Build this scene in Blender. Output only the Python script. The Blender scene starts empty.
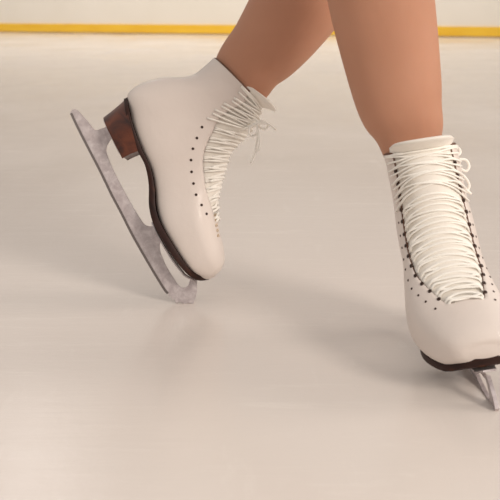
import bpy, bmesh, math, random
from mathutils import Vector, Matrix
from mathutils.geometry import tessellate_polygon
random.seed(4)
SC = bpy.context.scene
COL = SC.collection
PI = math.pi

# ------------------------------------------------------------------ camera
F, HOR, CAMH = 1000.0, 5.0, 0.3665
PITCH = math.atan((250 - HOR) / F)
CR = Vector((1, 0, 0)); CU = Vector((0, math.sin(PITCH), math.cos(PITCH))); CD = Vector((0, math.cos(PITCH), -math.sin(PITCH)))
CAM = Vector((0, 0, CAMH))
cd = bpy.data.cameras.new('camera'); cam = bpy.data.objects.new('camera', cd); COL.objects.link(cam)
cam.location = CAM; cam.rotation_euler = (PI / 2 - PITCH, 0, 0)
cd.sensor_width = 36; cd.lens = F / 500 * 36; cd.clip_end = 200; cd.clip_start = 0.05
cd.dof.use_dof = True; cd.dof.focus_distance = 1.17; cd.dof.aperture_fstop = 16
SC.camera = cam

def at(x, y, d):
    """world point at frame position x, y and distance d along the view axis"""
    return CAM + CD * d + CR * ((x - 250) / F * d) + CU * ((250 - y) / F * d)

# ------------------------------------------------------------------ materials
def mat(name, base, rough=.5, metal=0., coat=0., sheen=0., sss=0., spec=.5):
    m = bpy.data.materials.new(name); m.use_nodes = True
    b = m.node_tree.nodes['Principled BSDF']
    b.inputs['Base Color'].default_value = (*base, 1); b.inputs['Roughness'].default_value = rough
    b.inputs['Metallic'].default_value = metal; b.inputs['Coat Weight'].default_value = coat
    b.inputs['Sheen Weight'].default_value = sheen; b.inputs['Subsurface Weight'].default_value = sss
    b.inputs['Specular IOR Level'].default_value = spec
    b.inputs['Subsurface Radius'].default_value = (.01, .004, .002)
    b.inputs['Subsurface Scale'].default_value = 1.0
    return m, m.node_tree, b

def noise(nt, scale, detail=4, coord='Object', sx=(1, 1, 1), rot=(0, 0, 0), rough=.5, dist=0.):
    tc = nt.nodes.new('ShaderNodeTexCoord'); mp = nt.nodes.new('ShaderNodeMapping')
    mp.inputs['Scale'].default_value = sx; mp.inputs['Rotation'].default_value = rot
    n = nt.nodes.new('ShaderNodeTexNoise'); n.inputs['Scale'].default_value = scale
    n.inputs['Detail'].default_value = detail; n.inputs['Roughness'].default_value = rough; n.inputs['Distortion'].default_value = dist
    nt.links.new(tc.outputs[coord], mp.inputs[0]); nt.links.new(mp.outputs[0], n.inputs['Vector'])
    return n

def ramp(nt, src, stops):
    r = nt.nodes.new('ShaderNodeValToRGB')
    while len(r.color_ramp.elements) < len(stops): r.color_ramp.elements.new(.5)
    for e, (p, c) in zip(r.color_ramp.elements, stops):
        e.position = p; e.color = (*c, 1) if len(c) == 3 else c
    nt.links.new(src, r.inputs[0]); return r

def g(v): return (v, v, v)

def bump(nt, b, src, strength, dist=.001, prev=None):
    n = nt.nodes.new('ShaderNodeBump'); n.inputs['Strength'].default_value = strength; n.inputs['Distance'].default_value = dist
    nt.links.new(src, n.inputs['Height'])
    if prev: nt.links.new(prev.outputs[0], n.inputs['Normal'])
    nt.links.new(n.outputs[0], b.inputs['Normal']); return n

M = {}
# white skate leather
m, nt, b = mat('white_leather', (.80, .73, .685), .48, coat=.12, spec=.4); M['leather'] = m
n = noise(nt, 9, 5); r = ramp(nt, n.outputs['Fac'], [(.3, (.70, .625, .58)), (.7, (.74, .67, .625))]); nt.links.new(r.outputs[0], b.inputs['Base Color'])
n2 = noise(nt, 60, 4); n3 = noise(nt, 900, 2)
k = bump(nt, b, n2.outputs['Fac'], .18, .003); bump(nt, b, n3.outputs['Fac'], .12, .0006, k)
m, nt, b = mat('tongue_felt', (.83, .785, .72), .7, sheen=.3); M['tongue'] = m
n2 = noise(nt, 90, 4, sx=(1, .4, 1)); bump(nt, b, n2.outputs['Fac'], .35, .002)
m, nt, b = mat('brown_lining', (.16, .075, .045), .7); M['lining'] = m
n = noise(nt, 60, 3); r = ramp(nt, n.outputs['Fac'], [(.3, (.10, .045, .028)), (.7, (.22, .11, .07))]); nt.links.new(r.outputs[0], b.inputs['Base Color'])
m, nt, b = mat('lace_cotton', (.93, .90, .84), .8, sheen=.3); M['lace'] = m
n2 = noise(nt, 1500, 2); bump(nt, b, n2.outputs['Fac'], .3, .0005)
m, nt, b = mat('gold_print', (.62, .44, .22), .4, metal=.4); M['gold'] = m
# stacked leather heel
m, nt, b = mat('stacked_leather', (.16, .045, .02), .45, coat=.08); M['heel'] = m
n = noise(nt, 45, 6, sx=(1, 1, 1), dist=.6); r = ramp(nt, n.outputs['Fac'], [(.32, (.025, .006, .004)), (.5, (.085, .019, .007)), (.72, (.15, .038, .013))])
nt.links.new(r.outputs[0], b.inputs['Base Color'])
w = noise(nt, 25, 2, sx=(1, 1, 14)); bump(nt, b, w.outputs['Fac'], .4, .001)
m, nt, b = mat('dark_sole', (.07, .024, .016), .5, spec=.25); M['sole'] = m
n = noise(nt, 40, 5, sx=(.4, 1, 3)); r = ramp(nt, n.outputs['Fac'], [(.3, (.014, .005, .004)), (.6, (.034, .011, .007)), (.72, (.15, .055, .022))])  # lightest stop paints the brown-orange gloss into the sole colour
nt.links.new(r.outputs[0], b.inputs['Base Color'])
# blade steel
m, nt, b = mat('brushed_steel', (.50, .44, .44), .42, metal=.35); M['steel'] = m
n = noise(nt, 110, 8, rough=.7, dist=.5); r = ramp(nt, n.outputs['Fac'], [(.3, (.44, .38, .39)), (.5, (.56, .50, .505)), (.68, (.72, .66, .665))])
nt.links.new(r.outputs[0], b.inputs['Base Color'])
n = noise(nt, 45, 4); r = ramp(nt, n.outputs['Fac'], [(.3, g(.28)), (.7, g(.55))]); nt.links.new(r.outputs[0], b.inputs['Roughness'])
n = noise(nt, 80, 5); bump(nt, b, n.outputs['Fac'], .25, .001)
m, nt, b = mat('ground_steel', (.30, .26, .25), .2, metal=1.); M['edge'] = m
m, nt, b = mat('eyelet_dark', (.05, .025, .018), .35, metal=.3); M['eyelet'] = m
# skin under fine tights
m, nt, b = mat('tan_skin', (.45, .225, .145), .58, sss=.12, spec=.2); M['skin'] = m
b.inputs['Sheen Weight'].default_value = .0
n = noise(nt, 12, 4); r = ramp(nt, n.outputs['Fac'], [(.3, (.47, .235, .15)), (.7, (.52, .265, .172))]); nt.links.new(r.outputs[0], b.inputs['Base Color'])
n2 = noise(nt, 700, 2); bump(nt, b, n2.outputs['Fac'], .1, .0006)
m, nt, b = mat('dark_fabric', (.05, .03, .04), .8); M['skirt'] = m
n2 = noise(nt, 200, 2); bump(nt, b, n2.outputs['Fac'], .3, .001)
# boards
m, nt, b = mat('white_board', (.86, .82, .74), .4); M['board'] = m
n = noise(nt, 1.2, 3); r = ramp(nt, n.outputs['Fac'], [(.3, (.84, .80, .72)), (.7, (.88, .84, .77))]); nt.links.new(r.outputs[0], b.inputs['Base Color'])
m, nt, b = mat('yellow_kickplate', (.92, .56, .045), .35); M['yellow'] = m
n = noise(nt, 3, 4, sx=(1, 1, 6)); r = ramp(nt, n.outputs['Fac'], [(.3, (.88, .52, .035)), (.7, (.94, .60, .05))]); nt.links.new(r.outputs[0], b.inputs['Base Color'])
m, nt, b = mat('hall_wall', (.50, .43, .37), .8); M['wall'] = m
n = noise(nt, .5, 3); r = ramp(nt, n.outputs['Fac'], [(.3, (.47, .40, .34)), (.7, (.53, .46, .40))]); nt.links.new(r.outputs[0], b.inputs['Base Color'])
# ice
m, nt, b = mat('rink_ice', (.80, .735, .665), .22, spec=.5); M['ice'] = m
b.inputs['IOR'].default_value = 1.31
big = noise(nt, 1.6, 6, sx=(1, .6, 1), dist=.4)
scr = noise(nt, 5, 9, sx=(1, 7, 1), rot=(0, 0, .35), rough=.72, dist=.3)
scr2 = noise(nt, 4, 9, sx=(6, 1.2, 1), rot=(0, 0, -.5), rough=.72, dist=.3)
fine = noise(nt, 55, 6, rough=.65)
rb = ramp(nt, big.outputs['Fac'], [(.3, (.70, .635, .59)), (.7, (.76, .70, .655))])
rs = ramp(nt, scr.outputs['Fac'], [(.56, g(0)), (.80, g(.42))]); rs2 = ramp(nt, scr2.outputs['Fac'], [(.58, g(0)), (.82, g(.36))])
mx = nt.nodes.new('ShaderNodeMix'); mx.data_type = 'RGBA'; mx.inputs[7].default_value = (.87, .83, .78, 1)
nt.links.new(rs.outputs[0], mx.inputs[0]); nt.links.new(rb.outputs[0], mx.inputs[6])
mx2 = nt.nodes.new('ShaderNodeMix'); mx2.data_type = 'RGBA'; mx2.inputs[7].default_value = (.87, .83, .78, 1)
nt.links.new(rs2.outputs[0], mx2.inputs[0]); nt.links.new(mx.outputs[2], mx2.inputs[6])
nt.links.new(mx2.outputs[2], b.inputs['Base Color'])
rr = ramp(nt, big.outputs['Fac'], [(.3, g(.13)), (.7, g(.24))])
ad = nt.nodes.new('ShaderNodeMath'); ad.operation = 'MULTIPLY_ADD'; ad.inputs[1].default_value = .25
nt.links.new(rs.outputs[0], ad.inputs[0]); nt.links.new(rr.outputs[0], ad.inputs[2]); nt.links.new(ad.outputs[0], b.inputs['Roughness'])
k = bump(nt, b, fine.outputs['Fac'], .10, .002); k = bump(nt, b, scr.outputs['Fac'], .10, .004, k); bump(nt, b, scr2.outputs['Fac'], .08, .004, k)

# ------------------------------------------------------------------ helpers
def link(name, me, mats, parent=None, smooth=True, mods=None):
    o = bpy.data.objects.new(name, me); COL.objects.link(o)
    for q in (mats if isinstance(mats, (list, tuple)) else [mats]): me.materials.append(q)
    if parent: o.parent = parent
    if smooth:
        for p in me.polygons: p.use_smooth = True
    return o

def from_pyd(name, vs, fs, mats, parent=None, smooth=True):
    me = bpy.data.meshes.new(name); me.from_pydata([tuple(v) for v in vs], [], fs); me.update()
    bm = bmesh.new(); bm.from_mesh(me); bmesh.ops.recalc_face_normals(bm, faces=bm.faces); bm.to_mesh(me); bm.free()
    return link(name, me, mats, parent, smooth)

def catmull(P, t):
    n = len(P) - 1; i = min(int(math.floor(t)), n - 1); i = max(i, 0); f = t - i
    p1, p2 = P[i], P[i + 1]
    p0 = P[i - 1] if i > 0 else [2 * a - b_ for a, b_ in zip(p1, p2)]
    p3 = P[i + 2] if i + 2 <= n else [2 * b_ - a for a, b_ in zip(p1, p2)]
    return [.5 * (2 * b_ + (c - a) * f + (2 * a - 5 * b_ + 4 * c - d) * f * f + (-a + 3 * b_ - 3 * c + d) * f ** 3) for a, b_, c, d in zip(p0, p1, p2, p3)]

def tube(paths, rad, seg=8, flat=1.0, sub=6):
    """tubes along lists of points; returns verts, faces"""
    vs, fs = [], []
    for P in paths:
        P = [list(p) for p in P]; n = len(P) - 1
        pts = [Vector(catmull(P, n * i / (n * sub))) for i in range(n * sub + 1)]
        up = Vector((.3, .2, 1)).normalized(); base = len(vs)
        for i, p in enumerate(pts):
            d = (pts[min(i + 1, len(pts) - 1)] - pts[max(i - 1, 0)]).normalized()
            a = d.cross(up).normalized(); c = a.cross(d).normalized()
            for k_ in range(seg):
                th = 2 * PI * k_ / seg
                vs.append(p + a * math.cos(th) * rad + c * math.sin(th) * rad * flat)
        for i in range(len(pts) - 1):
            for k_ in range(seg):
                q = base + i * seg; k2 = (k_ + 1) % seg
                fs.append((q + k_, q + k2, q + seg + k2, q + seg + k_))
        fs.append(tuple(base + k_ for k_ in range(seg))[::-1]); q = base + (len(pts) - 1) * seg
        fs.append(tuple(q + k_ for k_ in range(seg)))
    return vs, fs

# ------------------------------------------------------------------ figure skate
S = 790.0
def pf(x, y):
    """side profile drawing (units of 1/790 m) -> (forward, up) along the blade, metres"""
    return (((x - 73) * .545 + (y - 112) * .839) / S, ((x - 73) * .839 - (y - 112) * .545) / S)

# rings of the boot: sole side, instep side, half width (cm), lower exponent
RINGS = [
 ((209, 279), (217, 273), 1.35, 2.3), ((205, 279), (221, 270), 2.25, 2.6), ((200, 277), (224.5, 261), 3.05, 3.0), ((191, 270), (223.5, 248), 3.8, 4.2),
 ((181, 256.5), (219.5, 231), 4.25, 4.5), ((170, 239.5), (217.5, 212), 4.4, 4.2), ((162, 224.5), (217.5, 198), 4.25, 3.8),
 ((157, 208), (220, 187), 3.95, 3.3), ((155.5, 190), (222.5, 177), 3.75, 3.2), ((151.5, 171), (226, 165.5), 3.6, 3.2),
 ((142.5, 151), (229.5, 154.5), 3.65, 3.2), ((135, 132), (236, 146), 3.7, 3.1), ((130.5, 115), (241, 141), 3.75, 2.6),
 ((128, 101), (246, 136), 3.75, 2.5), ((131.5, 92.5), (250, 131), 3.75, 2.4), ((143, 85), (253.5, 127), 3.75, 2.3),
 ((162, 80), (256, 123), 3.75, 2.3), ((180, 79.3), (258, 119), 3.8, 2.3), ((193, 77), (259, 115), 3.85, 2.3),
 ((204, 69), (259.5, 111), 3.8, 2.3), ((213.5, 60.5), (259.5, 107), 3.9, 2.3)]
RD = []
for B_, T_, w_, nb in RINGS:
    RD.append([*pf(*B_), *pf(*T_), w_ / 100, nb])
NR = len(RD) - 1
THROAT0 = 4.5                                   # ring where the lacing begins
WIDE = 0.0
BULGE = 0.0
SWING = 0.0                                      # how far the forefoot curves to one side
def swing(u): return -SWING * math.exp(-((u - .19) / .065) ** 2)
def edge_half(t):                               # half gap between the two facings
    k_ = max(0, min(1, (t - THROAT0) / 3.0)); k_ = k_ * (2 - k_)
    return .0175 + WIDE + .0130 * k_

def ring_pt(t, phi, off=0.0, bend=0.0, lift=0.0):
    d = catmull(RD, t)
    def raw(ph):
        bu, bw, tu, tw, w_, nb = d
        c, s = math.cos(ph), math.sin(ph); n_ = 2.25 if c >= 0 else nb
        sc = math.copysign(abs(c) ** (2 / n_), c); sl = math.copysign(abs(s) ** (2 / n_), s)
        return Vector(((bu + tu) / 2 + (tu - bu) / 2 * sc, w_ * sl, (bw + tw) / 2 + (tw - bw) / 2 * sc))
    p = raw(phi)
    if BULGE and p.y < 0:                          # fuller outer side of the ankle
        p.y -= BULGE * (p.y / d[4]) ** 2 * math.exp(-((t - 9) / 5.5) ** 2)
    if off:
        a = raw(phi + .02) - raw(phi - .02)
        ax = Vector((d[2] - d[0], 0, d[3] - d[1])).normalized(); q = ax.cross(Vector((0, 1, 0)))
        nrm = a.cross(q).normalized()
        if nrm.dot(p - Vector(((d[0] + d[2]) / 2, 0, (d[1] + d[3]) / 2))) < 0: nrm = -nrm
        p = p + nrm * off
    p.y += bend * max(0, p.z - .085) + swing(p.x)
    return p

def phi_for(t, lat):
    d = catmull(RD, t); r_ = min(.97, lat / d[4])
    return math.asin(min(1, r_ ** (2.25 / 2)))

def build_boot(root, bend):
    NT, K0, K1 = 150, 9, 27                     # rings, columns over the tongue, columns beyond
    ts = [NR * i / NT for i in range(NT + 1)]
    vs, fs = [], []
    cols = []                                   # full list of signed columns
    W_ = 2 * (K0 + K1)
    for t in ts:
        pe = phi_for(t, edge_half(t) if t > THROAT0 else .0175)
        row = []
        for k_ in range(-K0 - K1, K0 + K1):
            a = abs(k_)
            ph = pe * a / K0 if a <= K0 else pe + (PI - pe) * (a - K0) / K1
            row.append(ring_pt(t, math.copysign(ph, k_) if k_ else 0, 0, bend))
        vs += row
    it0 = next(i for i, t in enumerate(ts) if t >= THROAT0)
    for i in range(NT):
        for c in range(W_):
            kc = c - K0 - K1                    # column between kc and kc+1
            if i >= it0 and -K0 <= kc < K0: continue
            c2 = (c + 1) % W_
            fs.append((i * W_ + c, i * W_ + c2, (i + 1) * W_ + c2, (i + 1) * W_ + c))
    tip = len(vs); u0, w0 = pf(214.5, 277); vs.append(Vector((u0, swing(u0), w0)))
    for c in range(W_): fs.append((tip, (c + 1) % W_, c))
    used = sorted({i for f in fs for i in f}); mp = {a: b_ for b_, a in enumerate(used)}
    o = from_pyd('boot', [vs[i] for i in used], [tuple(mp[i] for i in f) for f in fs], [M['leather'], M['lining']], root)
    # solidify inwards: the inside and the cut edges show the brown lining
    cen = sum((v.co for v in o.data.vertices), Vector()) / len(o.data.vertices)
    s = o.modifiers.new('thickness', 'SOLIDIFY'); s.thickness = .0036; s.offset = -1; s.material_offset = 1; s.material_offset_rim = 1
    # piping / binding along the top line and facings in white, stitched seam
    return o

def strip(name, root, bend, t0, t1, latf, off, mt, nt_=60, nk=18, extend=0.0, thick=.003):
    vs, fs = [], []
    for i in range(nt_ + 1):
        t = t0 + (t1 - t0) * i / nt_
        pe = phi_for(min(t, NR), latf(t))
        for k_ in range(nk + 1):
            ph = pe * (2 * k_ / nk - 1)
            puff = .0078 * math.cos((2 * k_ / nk - 1) * PI / 2) ** .6 if abs(2 * k_ / nk - 1) < 1 else 0
            puff *= min(1, max(.1, (t - THROAT0) / 1.2)) if t0 < 6 else 1
            vs.append(ring_pt(t, ph, off + puff, bend))
    if extend:
        for e in range(1, 8):
            f = e / 7
            for k_ in range(nk + 1):
                x = 2 * k_ / nk - 1
                base = vs[nt_ * (nk + 1) + k_]
                h = extend * (1 - .35 * abs(x) ** 3) * f
                vs.append(base + Vector((.75 * h + .35 * h * f, x * .15 * h, .95 * h)))
        nt_ += 7
    for i in range(nt_):
        for k_ in range(nk):
            a = i * (nk + 1) + k_
            fs.append((a, a + 1, a + nk + 2, a + nk + 1))
    o = from_pyd(name, vs, fs, mt, root)
    s = o.modifiers.new('thickness', 'SOLIDIFY'); s.thickness = thick; s.offset = 0
    return o

def arc_rows(t0, t1, n, latf):
    """n ring parameters spaced evenly along the facing edge"""
    tt = [t0 + (t1 - t0) * i / 300 for i in range(301)]
    P = [ring_pt(t, phi_for(t, latf(t))) for t in tt]; L = [0]
    for a, b_ in zip(P, P[1:]): L.append(L[-1] + (b_ - a).length)
    out = []
    for j in range(n):
        l = L[-1] * j / (n - 1); i = next(i for i in range(301) if L[i] >= l - 1e-9); out.append(tt[i])
    return out

SOLE_LOW = [(209, 279), (202.3, 279.4), (195.6, 277.4), (187.6, 270.8), (176.8, 257.2), (167.4, 243), (156.4, 223.6), (151.8, 206), (151.3, 185), (147.8, 166.8), (140.6, 152.4), (135, 136.5), (130.6, 122.5), (128, 111), (125.8, 101)]
SOLE_UP = [(211, 275), (205.5, 274), (198.5, 272.5), (191.5, 267), (181, 252.5), (171.6, 237.5), (163, 222.5), (158, 207), (157, 189), (153.5, 170), (144.8, 151), (138, 133), (134, 120), (131.5, 109), (129.5, 99.5)]
SOLE_W = [1.1, 2.2, 2.95, 3.65, 4.12, 4.2, 3.85, 3.3, 2.95, 2.85, 2.9, 2.9, 2.8, 2.4, 1.2]

def build_sole(root):
    n = len(SOLE_LOW) - 1; N = 90; vs, fs = [], []
    A = [[*pf(*a), *pf(*b_), w_ / 100] for a, b_, w_ in zip(SOLE_LOW, SOLE_UP, SOLE_W)]
    prof = [(-1, .12), (-1, .85), (-.985, 1), (.985, 1), (1, .85), (1, .12), (.97, 0), (-.97, 0)]
    for i in range(N + 1):
        lu, lw, uu, uw, w_ = catmull(A, n * i / N)
        for x, h in prof:
            vs.append(Vector((lu + (uu - lu) * h, x * w_ + swing(lu), lw + (uw - lw) * h)))
    K = len(prof)
    for i in range(N):
        for k_ in range(K):
            k2 = (k_ + 1) % K; fs.append((i * K + k_, i * K + k2, (i + 1) * K + k2, (i + 1) * K + k_))
    fs.append(tuple(range(K))); fs.append(tuple(N * K + k_ for k_ in range(K)))
    o = from_pyd('outsole', vs, fs, M['sole'], root)
    e = o.modifiers.new('es', 'EDGE_SPLIT'); e.split_angle = math.radians(50)
    return o

def build_heel(root):
    # stacked heel: D-shaped plan, tapering from the sole to the top lift
    top_b, top_f = pf(127, 100.2), pf(141, 153); bot_b, bot_f = pf(104.5, 118.5), pf(125.5, 160)
    vs, fs = [], []; NS = 14; ring = []
    plan = []                                    # (0 back .. 1 front, lateral -1..1)
    for i in range(25):
        a = PI / 2 + PI * i / 24
        plan.append((.55 + .55 * math.cos(a), math.sin(a)))
    plan += [(1, -1), (.99, -.9), (.97, -.5), (.96, 0), (.97, .5), (.99, .9), (1, 1)]
    for j in range(NS + 1):
        f = j / NS
        for s_, l in plan:
            bk = Vector((top_b[0], 0, top_b[1])).lerp(Vector((bot_b[0], 0, bot_b[1])), f)
            fr = Vector((top_f[0], 0, top_f[1])).lerp(Vector((bot_f[0], 0, bot_f[1])), f)
            # hollow curve of the heel back and front
            bk.x += .0006 * math.sin(PI * f); fr.x -= .0006 * math.sin(PI * f)
            rim = 1 - .03 * (f > .97)
            p = bk.lerp(fr, s_); p.y = l * (.030 - .0035 * f) * rim
            vs.append(p)
    K = len(plan)
    for j in range(NS):
        for k_ in range(K):
            k2 = (k_ + 1) % K; fs.append((j * K + k_, j * K + k2, (j + 1) * K + k2, (j + 1) * K + k_))
    fs.append(tuple(range(K))); fs.append(tuple(NS * K + k_ for k_ in range(K)))
    o = from_pyd('heel', vs, fs, M['heel'], root)
    e = o.modifiers.new('es', 'EDGE_SPLIT'); e.split_angle = math.radians(45)
    return o

def extrude_poly(name, loops, half, mt, root, zoff=0):
    pts3 = [[Vector((x, y, 0)) for x, y in l] for l in loops]
    tris = tessellate_polygon(pts3)
    flat = [p for l in loops for p in l]; n = len(flat)
    vs = [Vector((x, half + zoff, y)) for x, y in flat] + [Vector((x, -half + zoff, y)) for x, y in flat]
    fs = [tuple(t) for t in tris] + [tuple(n + i for i in t[::-1]) for t in tris]
    b0 = 0
    for l in loops:
        for i in range(len(l)):
            a, b_ = b0 + i, b0 + (i + 1) % len(l); fs.append((a, b_, n + b_, n + a))
        b0 += len(l)
    return from_pyd(name, vs, fs, mt, root, smooth=False)

def smooth_open(P, sub=5):
    P = [list(p) for p in P]; n = len(P) - 1
    return [tuple(catmull(P, i / sub)) for i in range(n * sub + 1)]

def build_blade(root, drop=0.0):
    bottom = smooth_open([(71.5, 115), (77, 127), (84, 141), (92, 156.5), (101, 174), (111, 195), (121, 214), (131, 234), (141, 252), (152, 271), (163, 289), (167, 294)], 4)
    picks = [(168.5, 293.2), (169, 296.8), (171, 295.6), (172, 299.6), (174.2, 298.6), (176.2, 302.6), (180, 301.2), (184.5, 303.4), (189, 302.6), (193, 303.2)]
    front = smooth_open([(193.5, 303), (196, 296), (197, 289), (197, 280), (196.5, 276)], 4)
    along = [(188, 271), (176, 257), (164, 240), (153, 221)]              # hidden in the sole
    rear = smooth_open([(153.5, 226.3), (149, 226), (145, 224.5), (140.5, 218.5), (133, 206), (122, 186), (111.5, 164.5), (107.5, 154), (107, 150), (108.5, 145), (114, 137)], 4)
    hp = [(109, 127)]
    tail = smooth_open([(104.8, 128.8), (101, 130), (97, 131), (93.5, 128), (90, 123.5), (86, 119), (80, 112.3), (76.5, 110.4), (73.2, 111.4), (71.6, 113.5)], 4)
    outer = bottom + picks + front + along + rear + hp + tail[:-1]
    hole = smooth_open([(161, 241), (160, 245), (160.6, 252), (167, 267), (176, 281.5), (179.5, 285.8), (183, 287.6), (186.5, 286.8), (189, 283.5), (190.4, 278), (190.2, 275), (184, 268), (172, 252), (165, 242), (162.5, 239.5)], 3)
    Lo = [pf(*p) for p in outer]; Lh = [pf(*p) for p in hole]
    if drop:
        def st(p):
            return (p[0], p[1] - drop * max(0, min(1, (.05 - p[1]) / .03)))
        Lo = [st(p) for p in Lo]; Lh = [st(p) for p in Lh]
    bl = extrude_poly('blade', [Lo, Lh], .0019, M['steel'], root)
    bv = bl.modifiers.new('bev', 'BEVEL'); bv.width = .0004; bv.segments = 1; bv.limit_method = 'ANGLE'
    # thicker chromed runner strip with the sharpened edge: child of the blade
    run = [pf(*p) for p in bottom]
    inner = [(a[0], a[1] + .0032) for a in run]
    if drop:
        run = [st(p) for p in run]; inner = [st(p) for p in inner]
    r_ = extrude_poly('runner_edge', [run + inner[::-1]], .0022, M['edge'], bl)
    return bl

def build_plate(name, pts, half, root):
    """thin steel mounting plate lying against the sole or the heel"""
    P = [pf(*p) for p in pts]; vs, fs = [], []
    nrm = []
    for i in range(len(P)):
        a = P[max(i - 1, 0)]; b_ = P[min(i + 1, len(P) - 1)]; d = Vector((b_[0] - a[0], b_[1] - a[1])).normalized(); nrm.append(Vector((d.y, -d.x)))
    for i, (p, n_) in enumerate(zip(P, nrm)):
        f = i / (len(P) - 1); w_ = half * (.45 + .55 * math.sin(PI * min(1, max(0, f))) ** .5)
        if n_.y > 0: n_ = -n_
        for x in (-w_, w_):
            for h in (0, .0018): vs.append(Vector((p[0] + n_.x * h, x, p[1] + n_.y * h)))
    for i in range(len(P) - 1):
        a = i * 4; b_ = a + 4
        fs += [(a, a + 1, b_ + 1, b_), (a + 3, a + 2, b_ + 2, b_ + 3), (a + 1, a + 3, b_ + 3, b_ + 1), (a + 2, a, b_, b_ + 2)]
    fs += [(0, 2, 3, 1)]; e = (len(P) - 1) * 4; fs += [(e, e + 1, e + 3, e + 2)]
    return from_pyd(name, vs, fs, M['steel'], root, smooth=False)

def eyelet_mesh():
    vs, fs = [], []; n = 14
    prof = [(.0005, .0001), (.0009, .0004), (.0014, .0004), (.0017, .0001), (.0017, -.0005)]
    for r_, z in prof:
        for k_ in range(n): vs.append(Vector((r_ * math.cos(2 * PI * k_ / n), r_ * math.sin(2 * PI * k_ / n), z)))
    for i in range(len(prof) - 1):
        for k_ in range(n):
            k2 = (k_ + 1) % n; fs.append((i * n + k_, i * n + k2, (i + 1) * n + k2, (i + 1) * n + k_))
    fs.append(tuple(range(n)))
    me = bpy.data.meshes.new('eyelet'); me.from_pydata(vs, [], fs); me.materials.append(M['eyelet'])
    for p in me.polygons: p.use_smooth = True
    return me
EYE = eyelet_mesh()

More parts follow.
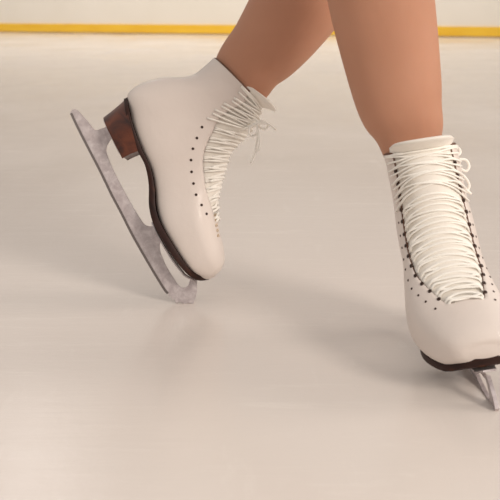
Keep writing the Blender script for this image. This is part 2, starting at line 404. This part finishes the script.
def build_skate(mw, label, bend=0.0, drop=0.0, bow=None, side=1):
    global SWING, THROAT0, BULGE, WIDE
    WIDE = .0032 if side < 0 else 0.0
    BULGE = .010 if side > 0 else 0.0
    THROAT0 = 4.5 if side < 0 else 3.9
    SWING = .011 if side > 0 else -.003
    root = bpy.data.objects.new('figure_skate', None); COL.objects.link(root); root.matrix_world = mw
    root.empty_display_size = .05
    root['label'] = label; root['category'] = 'ice skate'; root['group'] = 'white figure skates worn by the skater'
    bpy.context.view_layer.update()
    build_boot(root, bend)
    build_sole(root); build_heel(root); bl = build_blade(root, drop)
    build_plate('sole_plate', [(195, 280.2), (185, 274.3), (174, 259.8), (165, 245.3), (157, 231), (153, 222)], .012, bl)
    build_plate('heel_plate', [(106, 121), (110, 129.7), (114.5, 139), (119, 148.3), (121.5, 153.5)], .009, bl)
    strip('tongue', root, bend, THROAT0 - .5, NR, lambda t: edge_half(t) + .006 + .004 * max(0, (t - 15) / 5), -.0084, M['tongue'], extend=.0145, thick=.003)
    # eyelets
    eo = .0105 if side > 0 else .0135
    rows = arc_rows(THROAT0 + .12, NR - .25, 15, edge_half)
    def fpt(t, dl, sg, off):
        pe = phi_for(t, edge_half(t)); e = ring_pt(t, pe)
        dd = (ring_pt(t, pe + .05) - e).length / .05
        return ring_pt(t, sg * (pe + dl / dd), off, bend)
    for sg in (-1, 1):
        for j, t in enumerate(rows[:10] if side > 0 else rows[1:10]):
            p = fpt(t, eo, sg, .0003)
            p2 = fpt(t, eo + .002, sg, .0003); q = fpt(t + .05, eo, sg, .0003)
            nr = (p2 - p).cross(q - p).normalized()
            if nr.dot(p - Vector((p.x * .0 + catmull(RD, t)[0] * .5 + catmull(RD, t)[2] * .5, p.y * 0, catmull(RD, t)[1] * .5 + catmull(RD, t)[3] * .5))) < 0: nr = -nr
            e = bpy.data.objects.new('eyelet', EYE); COL.objects.link(e); e.parent = root
            e.matrix_local = Matrix.Translation(p) @ nr.to_track_quat('Z', 'Y').to_matrix().to_4x4() @ Matrix.Scale(.72 if side > 0 else 1, 4)
    if side > 0:                                   # dark dots put in for the shaded brown gaps between lace pairs
        for sg in (-1, 1):
            for j, t in enumerate(rows[:13]):
                t = t + .62 * (rows[j + 1] - t)
                p = fpt(t, .0006, sg, .0003); p2 = fpt(t, .0020, sg, .0003); q = fpt(t + .05, .0006, sg, .0003)
                nr = (p2 - p).cross(q - p).normalized()
                if nr.x < 0: nr = -nr
                e = bpy.data.objects.new('lace_gap_dot', EYE); COL.objects.link(e); e.parent = root
                e.matrix_local = Matrix.Translation(p) @ nr.to_track_quat('Z', 'Y').to_matrix().to_4x4() @ Matrix.Diagonal((1.25, 1.25, 1.25, 1))
    # laces: two strands from row to row, over the tongue
    paths = []
    for j, t in enumerate(rows):
        tn = rows[min(j + 1, len(rows) - 1)]; dt = (tn - t)
        hook = j >= 10
        for s_ in (-1, 1):
            P = []
            t_a, t_b = (t - .10 * dt, t + (.28 if not hook else .95) * dt)
            jit = random.uniform(-.06, .06) * dt
            ext = .0125 if hook else -.0005
            for i in range(9):
                x = i / 8 * 2 - 1                      # -1..1 over the gap
                tt = t_a + (t_b - t_a) * (i / 8) + jit * math.cos(x * PI / 2) - .10 * dt * math.cos(x * PI / 2)
                tt = min(NR - .02, max(THROAT0, tt))
                pe = phi_for(tt, edge_half(tt))
                if i in (0, 8):
                    P.append(fpt(tt, ext, x * s_, .0018 if hook else -.0022))
                else:
                    P.append(ring_pt(tt, s_ * x * pe, .0014 + .0008 * s_ * (1 if j % 2 else -1) * math.cos(x * 3) + random.uniform(-.0003, .0003), bend))
            paths.append(P)
        P = []
        for i in range(9):
            x = i / 8 * 2 - 1; w_ = math.cos(x * PI / 2)
            tt = min(NR - .02, max(THROAT0, t + (.10 + .42 * w_) * dt)); pe = phi_for(tt, edge_half(tt))
            P.append(ring_pt(tt, x * pe, .0010 if abs(x) < .95 else -.003, bend))
        if hook:
            P[0] = fpt(min(NR - .02, t + .5 * dt), .011, -1, .002); P[-1] = fpt(min(NR - .02, t + .5 * dt), .011, 1, .002); P[1].z += .001; P[-2].z += .001
        paths.append(P)
    v, f = tube(paths, .0015 if side > 0 else .0017, 8, .65, 4); from_pyd('lace', v, f, M['lace'], root)
    # brown lining rolled over the top line of the collar
    P = []
    pe = phi_for(NR, edge_half(NR))
    for i in range(33):
        ph = pe + (2 * PI - 2 * pe) * i / 32
        q = ring_pt(NR - .001, ph if ph <= PI else ph - 2 * PI, -.0021, bend); q2 = ring_pt(NR - .25, ph if ph <= PI else ph - 2 * PI, -.0021, bend)
        P.append(q + (q - q2).normalized() * .0006)
    v, f = tube([P], .0017, 8, 1, 2); from_pyd('collar_lining', v, f, M['lining'], root)
    # bow and loose ends
    if bow:
        inv = mw.inverted(); paths = [[inv @ Vector(p) for p in P] for P in bow]
        v, f = tube(paths, .0017, 8, .85, 6); from_pyd('lace_bow', v, f, M['lace'], root)
    # small gilt maker's print on the tongue side near the toe
    if side < 0:
        paths = []
        for i in range(6):
            t = THROAT0 + .75 - .27 * i; ph = -.30 - .03 * (i % 2)
            for q in range(2):
                a = ph - .13 * q
                paths.append([ring_pt(t, a, .0002), ring_pt(t - .09, a - .05, .0004), ring_pt(t - .15, a + .03, .0002)])
        v, f = tube(paths, .0004, 5, 1, 3); from_pyd('gilt_print', v, f, M['gold'], root)
    return root

# --- skate seen from the side, toe pick down on the ice
D0 = F / S
yaw = math.radians(-3.5)
Rt = CR * math.cos(yaw) - CD * math.sin(yaw)       # forward swings a little towards the camera
u_ = (Rt * .545 - CU * .839).normalized(); w_ = (Rt * .839 + CU * .545 - CD * .08); w_ = (w_ - u_ * w_.dot(u_)).normalized()
v_ = w_.cross(u_)                                 # local y = up x forward
contact = at(189, 303, D0); contact.z = 0.0
org_uv = pf(189, 303)
R3 = Matrix((u_, v_, w_)).transposed()
org = contact - R3 @ Vector((org_uv[0], 0, org_uv[1]))
MA = Matrix.Translation(org) @ R3.to_4x4()

def bowA():
    k = []
    c = (257, 123)
    d = D0 - .030
    k.append([at(x, y, dd) for x, y, dd in [(250, 128, d), (256, 124, d - .004), (262, 121, d - .004), (268, 124, d - .002), (265, 129, d), (259, 127, d), (255, 123, d)]])
    k.append([at(x, y, dd) for x, y, dd in [(254, 124, d), (249, 130, d - .006), (251, 136, d - .006), (257, 133, d - .004), (258, 126, d - .002)]])
    k.append([at(x, y, dd) for x, y, dd in [(256, 124, d - .003), (258, 134, d - .004), (256, 146, d - .004), (255, 153, d - .003), (251, 163, d - .003)]])
    k.append([at(x, y, dd) for x, y, dd in [(257, 124, d - .004), (264, 123, d - .005), (270, 125, d - .005), (276, 130, d - .004)]])
    k.append([at(x, y, dd) for x, y, dd in [(238, 130, d + .004), (246, 128, d), (254, 124, d - .003), (258, 122, d - .003), (254, 120, d), (247, 123, d + .002)]])
    k.append([at(x, y, dd) for x, y, dd in [(257, 125, d - .004), (259, 134, d - .006), (259.5, 145, d - .006), (257, 152, d - .004)]])
    return k
build_skate(MA, 'white figure skate seen from the side, heel lifted and toe pick on the ice', bow=bowA(), side=-1)

# --- skate seen from the front, flat on the ice
def euler_m(a, b_, c):
    return Matrix.Rotation(a, 3, 'Z') @ Matrix.Rotation(b_, 3, 'Y') @ Matrix.Rotation(c, 3, 'X')
RB = euler_m(math.radians(-89), math.radians(2.6), math.radians(8.8))
BEND = -.12
gr = CD + CR * ((497 - 250) / F) + CU * ((250 - 411) / F); PICK = CAM + gr * (-CAM.z / gr.z)      # where the toe pick touches
TB = PICK - RB @ Vector((pf(190, 303)[0], 0, pf(190, 303)[1] - .012))
MB_ = Matrix.Translation(TB) @ RB.to_4x4()
def bowB():
    d = 1.09
    k = []
    k.append([at(x, y, dd) for x, y, dd in [(448, 166, d - .012), (454, 158, d - .015), (460, 153, d - .013), (458, 148, d - .01), (453, 152, d - .012), (452, 160, d - .014)]])
    k.append([at(x, y, dd) for x, y, dd in [(450, 166, d - .014), (458, 160, d - .018), (466, 160, d - .016), (469, 166, d - .014), (466, 171, d - .014), (459, 168, d - .016), (452, 165, d - .016)]])
    k.append([at(x, y, dd) for x, y, dd in [(450, 165, d - .014), (456, 170, d - .018), (464, 176, d - .016), (469, 184, d - .012), (468, 190, d - .01)]])
    k.append([at(x, y, dd) for x, y, dd in [(449, 165, d - .014), (453, 174, d - .018), (460, 180, d - .017), (464, 187, d - .014), (471, 194, d - .01)]])
    k.append([at(x, y, dd) for x, y, dd in [(395, 156, d - .01), (415, 160, d - .022), (435, 165, d - .026), (450, 166, d - .017), (455, 162, d - .015)]])
    return k
build_skate(MB_, 'white figure skate seen from the front, laces facing us, on the right of the ice', bend=BEND, drop=.012, bow=bowB())

# ------------------------------------------------------------------ the skater
def leg_tube(keys, seg=40, sub=8):
    """keys: (point, rx, ry) rings of an elliptical limb"""
    P = [[*p, rx, ry] for p, rx, ry in keys]; n = len(P) - 1; vs, fs = [], []
    S_ = [catmull(P, i / sub) for i in range(n * sub + 1)]
    for i, s_ in enumerate(S_):
        p = Vector(s_[:3]); a = Vector(S_[max(0, i - 1)][:3]); b_ = Vector(S_[min(len(S_) - 1, i + 1)][:3]); d = (b_ - a).normalized()
        ax = Vector((1, 0, 0)); ax = (ax - d * ax.dot(d)).normalized(); ay = d.cross(ax)
        for k_ in range(seg):
            th = 2 * PI * k_ / seg; vs.append(p + ax * s_[3] * math.cos(th) + ay * s_[4] * math.sin(th))
    L = len(S_)
    for i in range(L - 1):
        for k_ in range(seg):
            k2 = (k_ + 1) % seg; fs.append((i * seg + k_, i * seg + k2, (i + 1) * seg + k2, (i + 1) * seg + k_))
    fs.append(tuple(range(seg))); fs.append(tuple((L - 1) * seg + k_ for k_ in range(seg)))
    return vs, fs

def px(w_, d): return w_ / F * d
ankA = MA @ Vector((pf(214, 103)[0], 0, pf(214, 103)[1])); topA = MA @ Vector((pf(238, 83)[0], 0, pf(238, 83)[1]))
dA = (topA - CAM).dot(CD)
def kp(x, y, d, hw, ry=None): return (tuple(at(x, y, d)), px(hw, d), px(ry or hw, d))
hipR = Vector((.105, 1.16, .93)); hipL = Vector((.13, 1.35, .93))
left = [(tuple(ankA), .030, .030), kp(238.5, 81.5, dA, 31.5, 27.5), kp(251, 63, dA, 34, 31), kp(268, 45, dA, 38.5, 37), kp(286, 21, dA, 43, 43), kp(308, -12, dA, 47, 48), kp(335, -55, 1.27, 48, 50), kp(366, -105, 1.27, 46, 48), kp(385, -150, 1.27, 52, 54),
        (tuple(Vector((.155, 1.30, .72))), .073, .075), (tuple(hipL), .085, .085), (tuple(hipL + Vector((0, -.03, .08))), .08, .08)]
topB = MB_ @ Vector((pf(236, 85)[0], BEND * .09, pf(236, 85)[1])); dB = (topB - CAM).dot(CD)
ankB = MB_ @ Vector((pf(212, 105)[0], BEND * .09, pf(212, 105)[1]))
right = [(tuple(ankB), .028, .030), kp(413, 152, dB, 29, 29), kp(408, 128, dB, 36, 36), kp(399.5, 102, dB, 43, 43), kp(390.5, 54, dB, 48.5, 50), kp(381, 0, dB - .01, 52.5, 56), kp(372, -50, dB - .02, 53, 56), kp(362, -110, dB - .03, 49, 52), kp(358, -160, dB - .03, 54, 56),
         (tuple(Vector((.095, 1.10, .72))), .075, .078), (tuple(hipR), .087, .087), (tuple(hipR + Vector((0, .03, .08))), .08, .08)]
mid = (hipL + hipR) / 2
torso = [(tuple(mid + Vector((0, 0, -.06))), .10, .13), (tuple(mid + Vector((0, 0, .02))), .115, .165), (tuple(mid + Vector((0, 0, .10))), .105, .155), (tuple(mid + Vector((0, 0, .20))), .09, .12)]
V, Fc = [], []
for keys in (left, right, torso):
    v, f = leg_tube(keys); b0 = len(V); V += v; Fc += [tuple(b0 + i for i in q) for q in f]
person = bpy.data.objects.new('person', None); COL.objects.link(person)
person.location = (mid.x, mid.y, 0); bpy.context.view_layer.update()
person['label'] = 'person on white figure skates, bare lower legs, one foot trailing behind on its toe'
person['category'] = 'person'
body = from_pyd('body', [v - person.location for v in V], Fc, M['skin'], person)
rm = body.modifiers.new('rm', 'REMESH'); rm.mode = 'VOXEL'; rm.voxel_size = .004; rm.use_smooth_shade = True
sm = body.modifiers.new('sm', 'SMOOTH'); sm.factor = .5; sm.iterations = 8
# short flared skating skirt
v, f = [], []
NK = 72
for i, (z, rx, ry) in enumerate([(.13, .098, .14), (.06, .125, .18), (-.02, .16, .215), (-.10, .20, .255), (-.15, .225, .28)]):
    for k_ in range(NK):
        th = 2 * PI * k_ / NK; fl = 1 + .05 * i / 4 * math.sin(12 * th)
        v.append(Vector((rx * math.cos(th) * fl, ry * math.sin(th) * fl, mid.z + z)))
for i in range(4):
    for k_ in range(NK):
        k2 = (k_ + 1) % NK; f.append((i * NK + k_, i * NK + k2, (i + 1) * NK + k2, (i + 1) * NK + k_))
sk = from_pyd('skating_skirt', v, f, M['skirt'], person); s = sk.modifiers.new('th', 'SOLIDIFY'); s.thickness = .002

# ------------------------------------------------------------------ the rink
def plane(name, x0, x1, y0, y1, z, mt):
    o = from_pyd(name, [(x0, y0, z), (x1, y0, z), (x1, y1, z), (x0, y1, z)], [(0, 1, 2, 3)], mt, smooth=False); o['kind'] = 'structure'; return o
def box(name, x0, x1, y0, y1, z0, z1, mt, parent=None, kind=True, bev=0.0):
    vs = [(x, y, z) for x in (x0, x1) for y in (y0, y1) for z in (z0, z1)]
    o = from_pyd(name, vs, [(0, 1, 3, 2), (4, 6, 7, 5), (0, 4, 5, 1), (2, 3, 7, 6), (0, 2, 6, 4), (1, 5, 7, 3)], mt, parent, smooth=False)
    if kind: o['kind'] = 'structure'
    if bev: q = o.modifiers.new('b', 'BEVEL'); q.width = bev; q.segments = 2
    return o
YB = 12.85
fl = plane('floor', -26, 26, -6, 24, 0, M['ice'])
rz = math.radians(-20)
wb = box('wall_back', -20, 20, 0, .08, .0, 1.02, M['board'], bev=.01); wb.location = (0, YB, 0); wb.rotation_euler.z = rz
kk = box('trim_1', -20, 20, -.02, .0, .012, .122, M['yellow'], bev=.004); kk.location = (0, YB, 0); kk.rotation_euler.z = rz
cp = box('trim_2', -20, 20, -.03, .11, 1.02, 1.06, M['yellow'], bev=.01); cp.location = (0, YB, 0); cp.rotation_euler.z = rz
hw = box('wall_far', -22, 22, 23.6, 23.9, 0, 4.6, M['wall'])

# ------------------------------------------------------------------ light
W = bpy.data.worlds.new('hall'); SC.world = W; W.use_nodes = True; nt = W.node_tree
bg = nt.nodes['Background']
tc = nt.nodes.new('ShaderNodeTexCoord'); sp = nt.nodes.new('ShaderNodeSeparateXYZ'); nt.links.new(tc.outputs['Generated'], sp.inputs[0])
r = ramp(nt, sp.outputs['Z'], [(0.0, (.54, .475, .43)), (.20, (.58, .515, .46)), (.32, (.95, .885, .82)), (1.0, (1.0, .93, .865))])
nt.links.new(r.outputs[0], bg.inputs['Color']); bg.inputs['Strength'].default_value = .74

def area(name, loc, target, size, power, col, sy=None):
    l = bpy.data.lights.new(name, 'AREA'); l.size = size; l.energy = power; l.color = col
    if sy: l.shape = 'RECTANGLE'; l.size_y = sy
    o = bpy.data.objects.new(name, l); COL.objects.link(o); o.location = loc
    o.rotation_euler = (Vector(target) - Vector(loc)).to_track_quat('-Z', 'Y').to_euler(); return o
area('arena_lamp_key', (2.7, -2.1, 2.3), (.1, 1.2, 0.2), 1.3, 105, (1, .89, .79))
area('arena_lamp_fill', (4.8, 1.5, 2.0), (.1, 1.2, .1), 1.6, 68, (1, .89, .79))
area('arena_lamp_boards', (-1, 9.5, 6.0), (-1, 13.0, .5), 2.0, 230, (1, .92, .82), 1.2)
d_ = (CD - CR * .22 - CU * .19); d_.z = -d_.z; LP = CAM + d_ * 9.0; LP.z -= 2 * CAM.z * 0
area('arena_lamp_end', tuple(LP), (-.2, .9, 0), .35, 10, (1, .93, .9), .8)

SC.view_settings.view_transform = 'Standard'; SC.view_settings.look = 'None'; SC.view_settings.gamma = 1
SC.view_settings.use_curve_mapping = False; SC.view_settings.exposure = 0.0
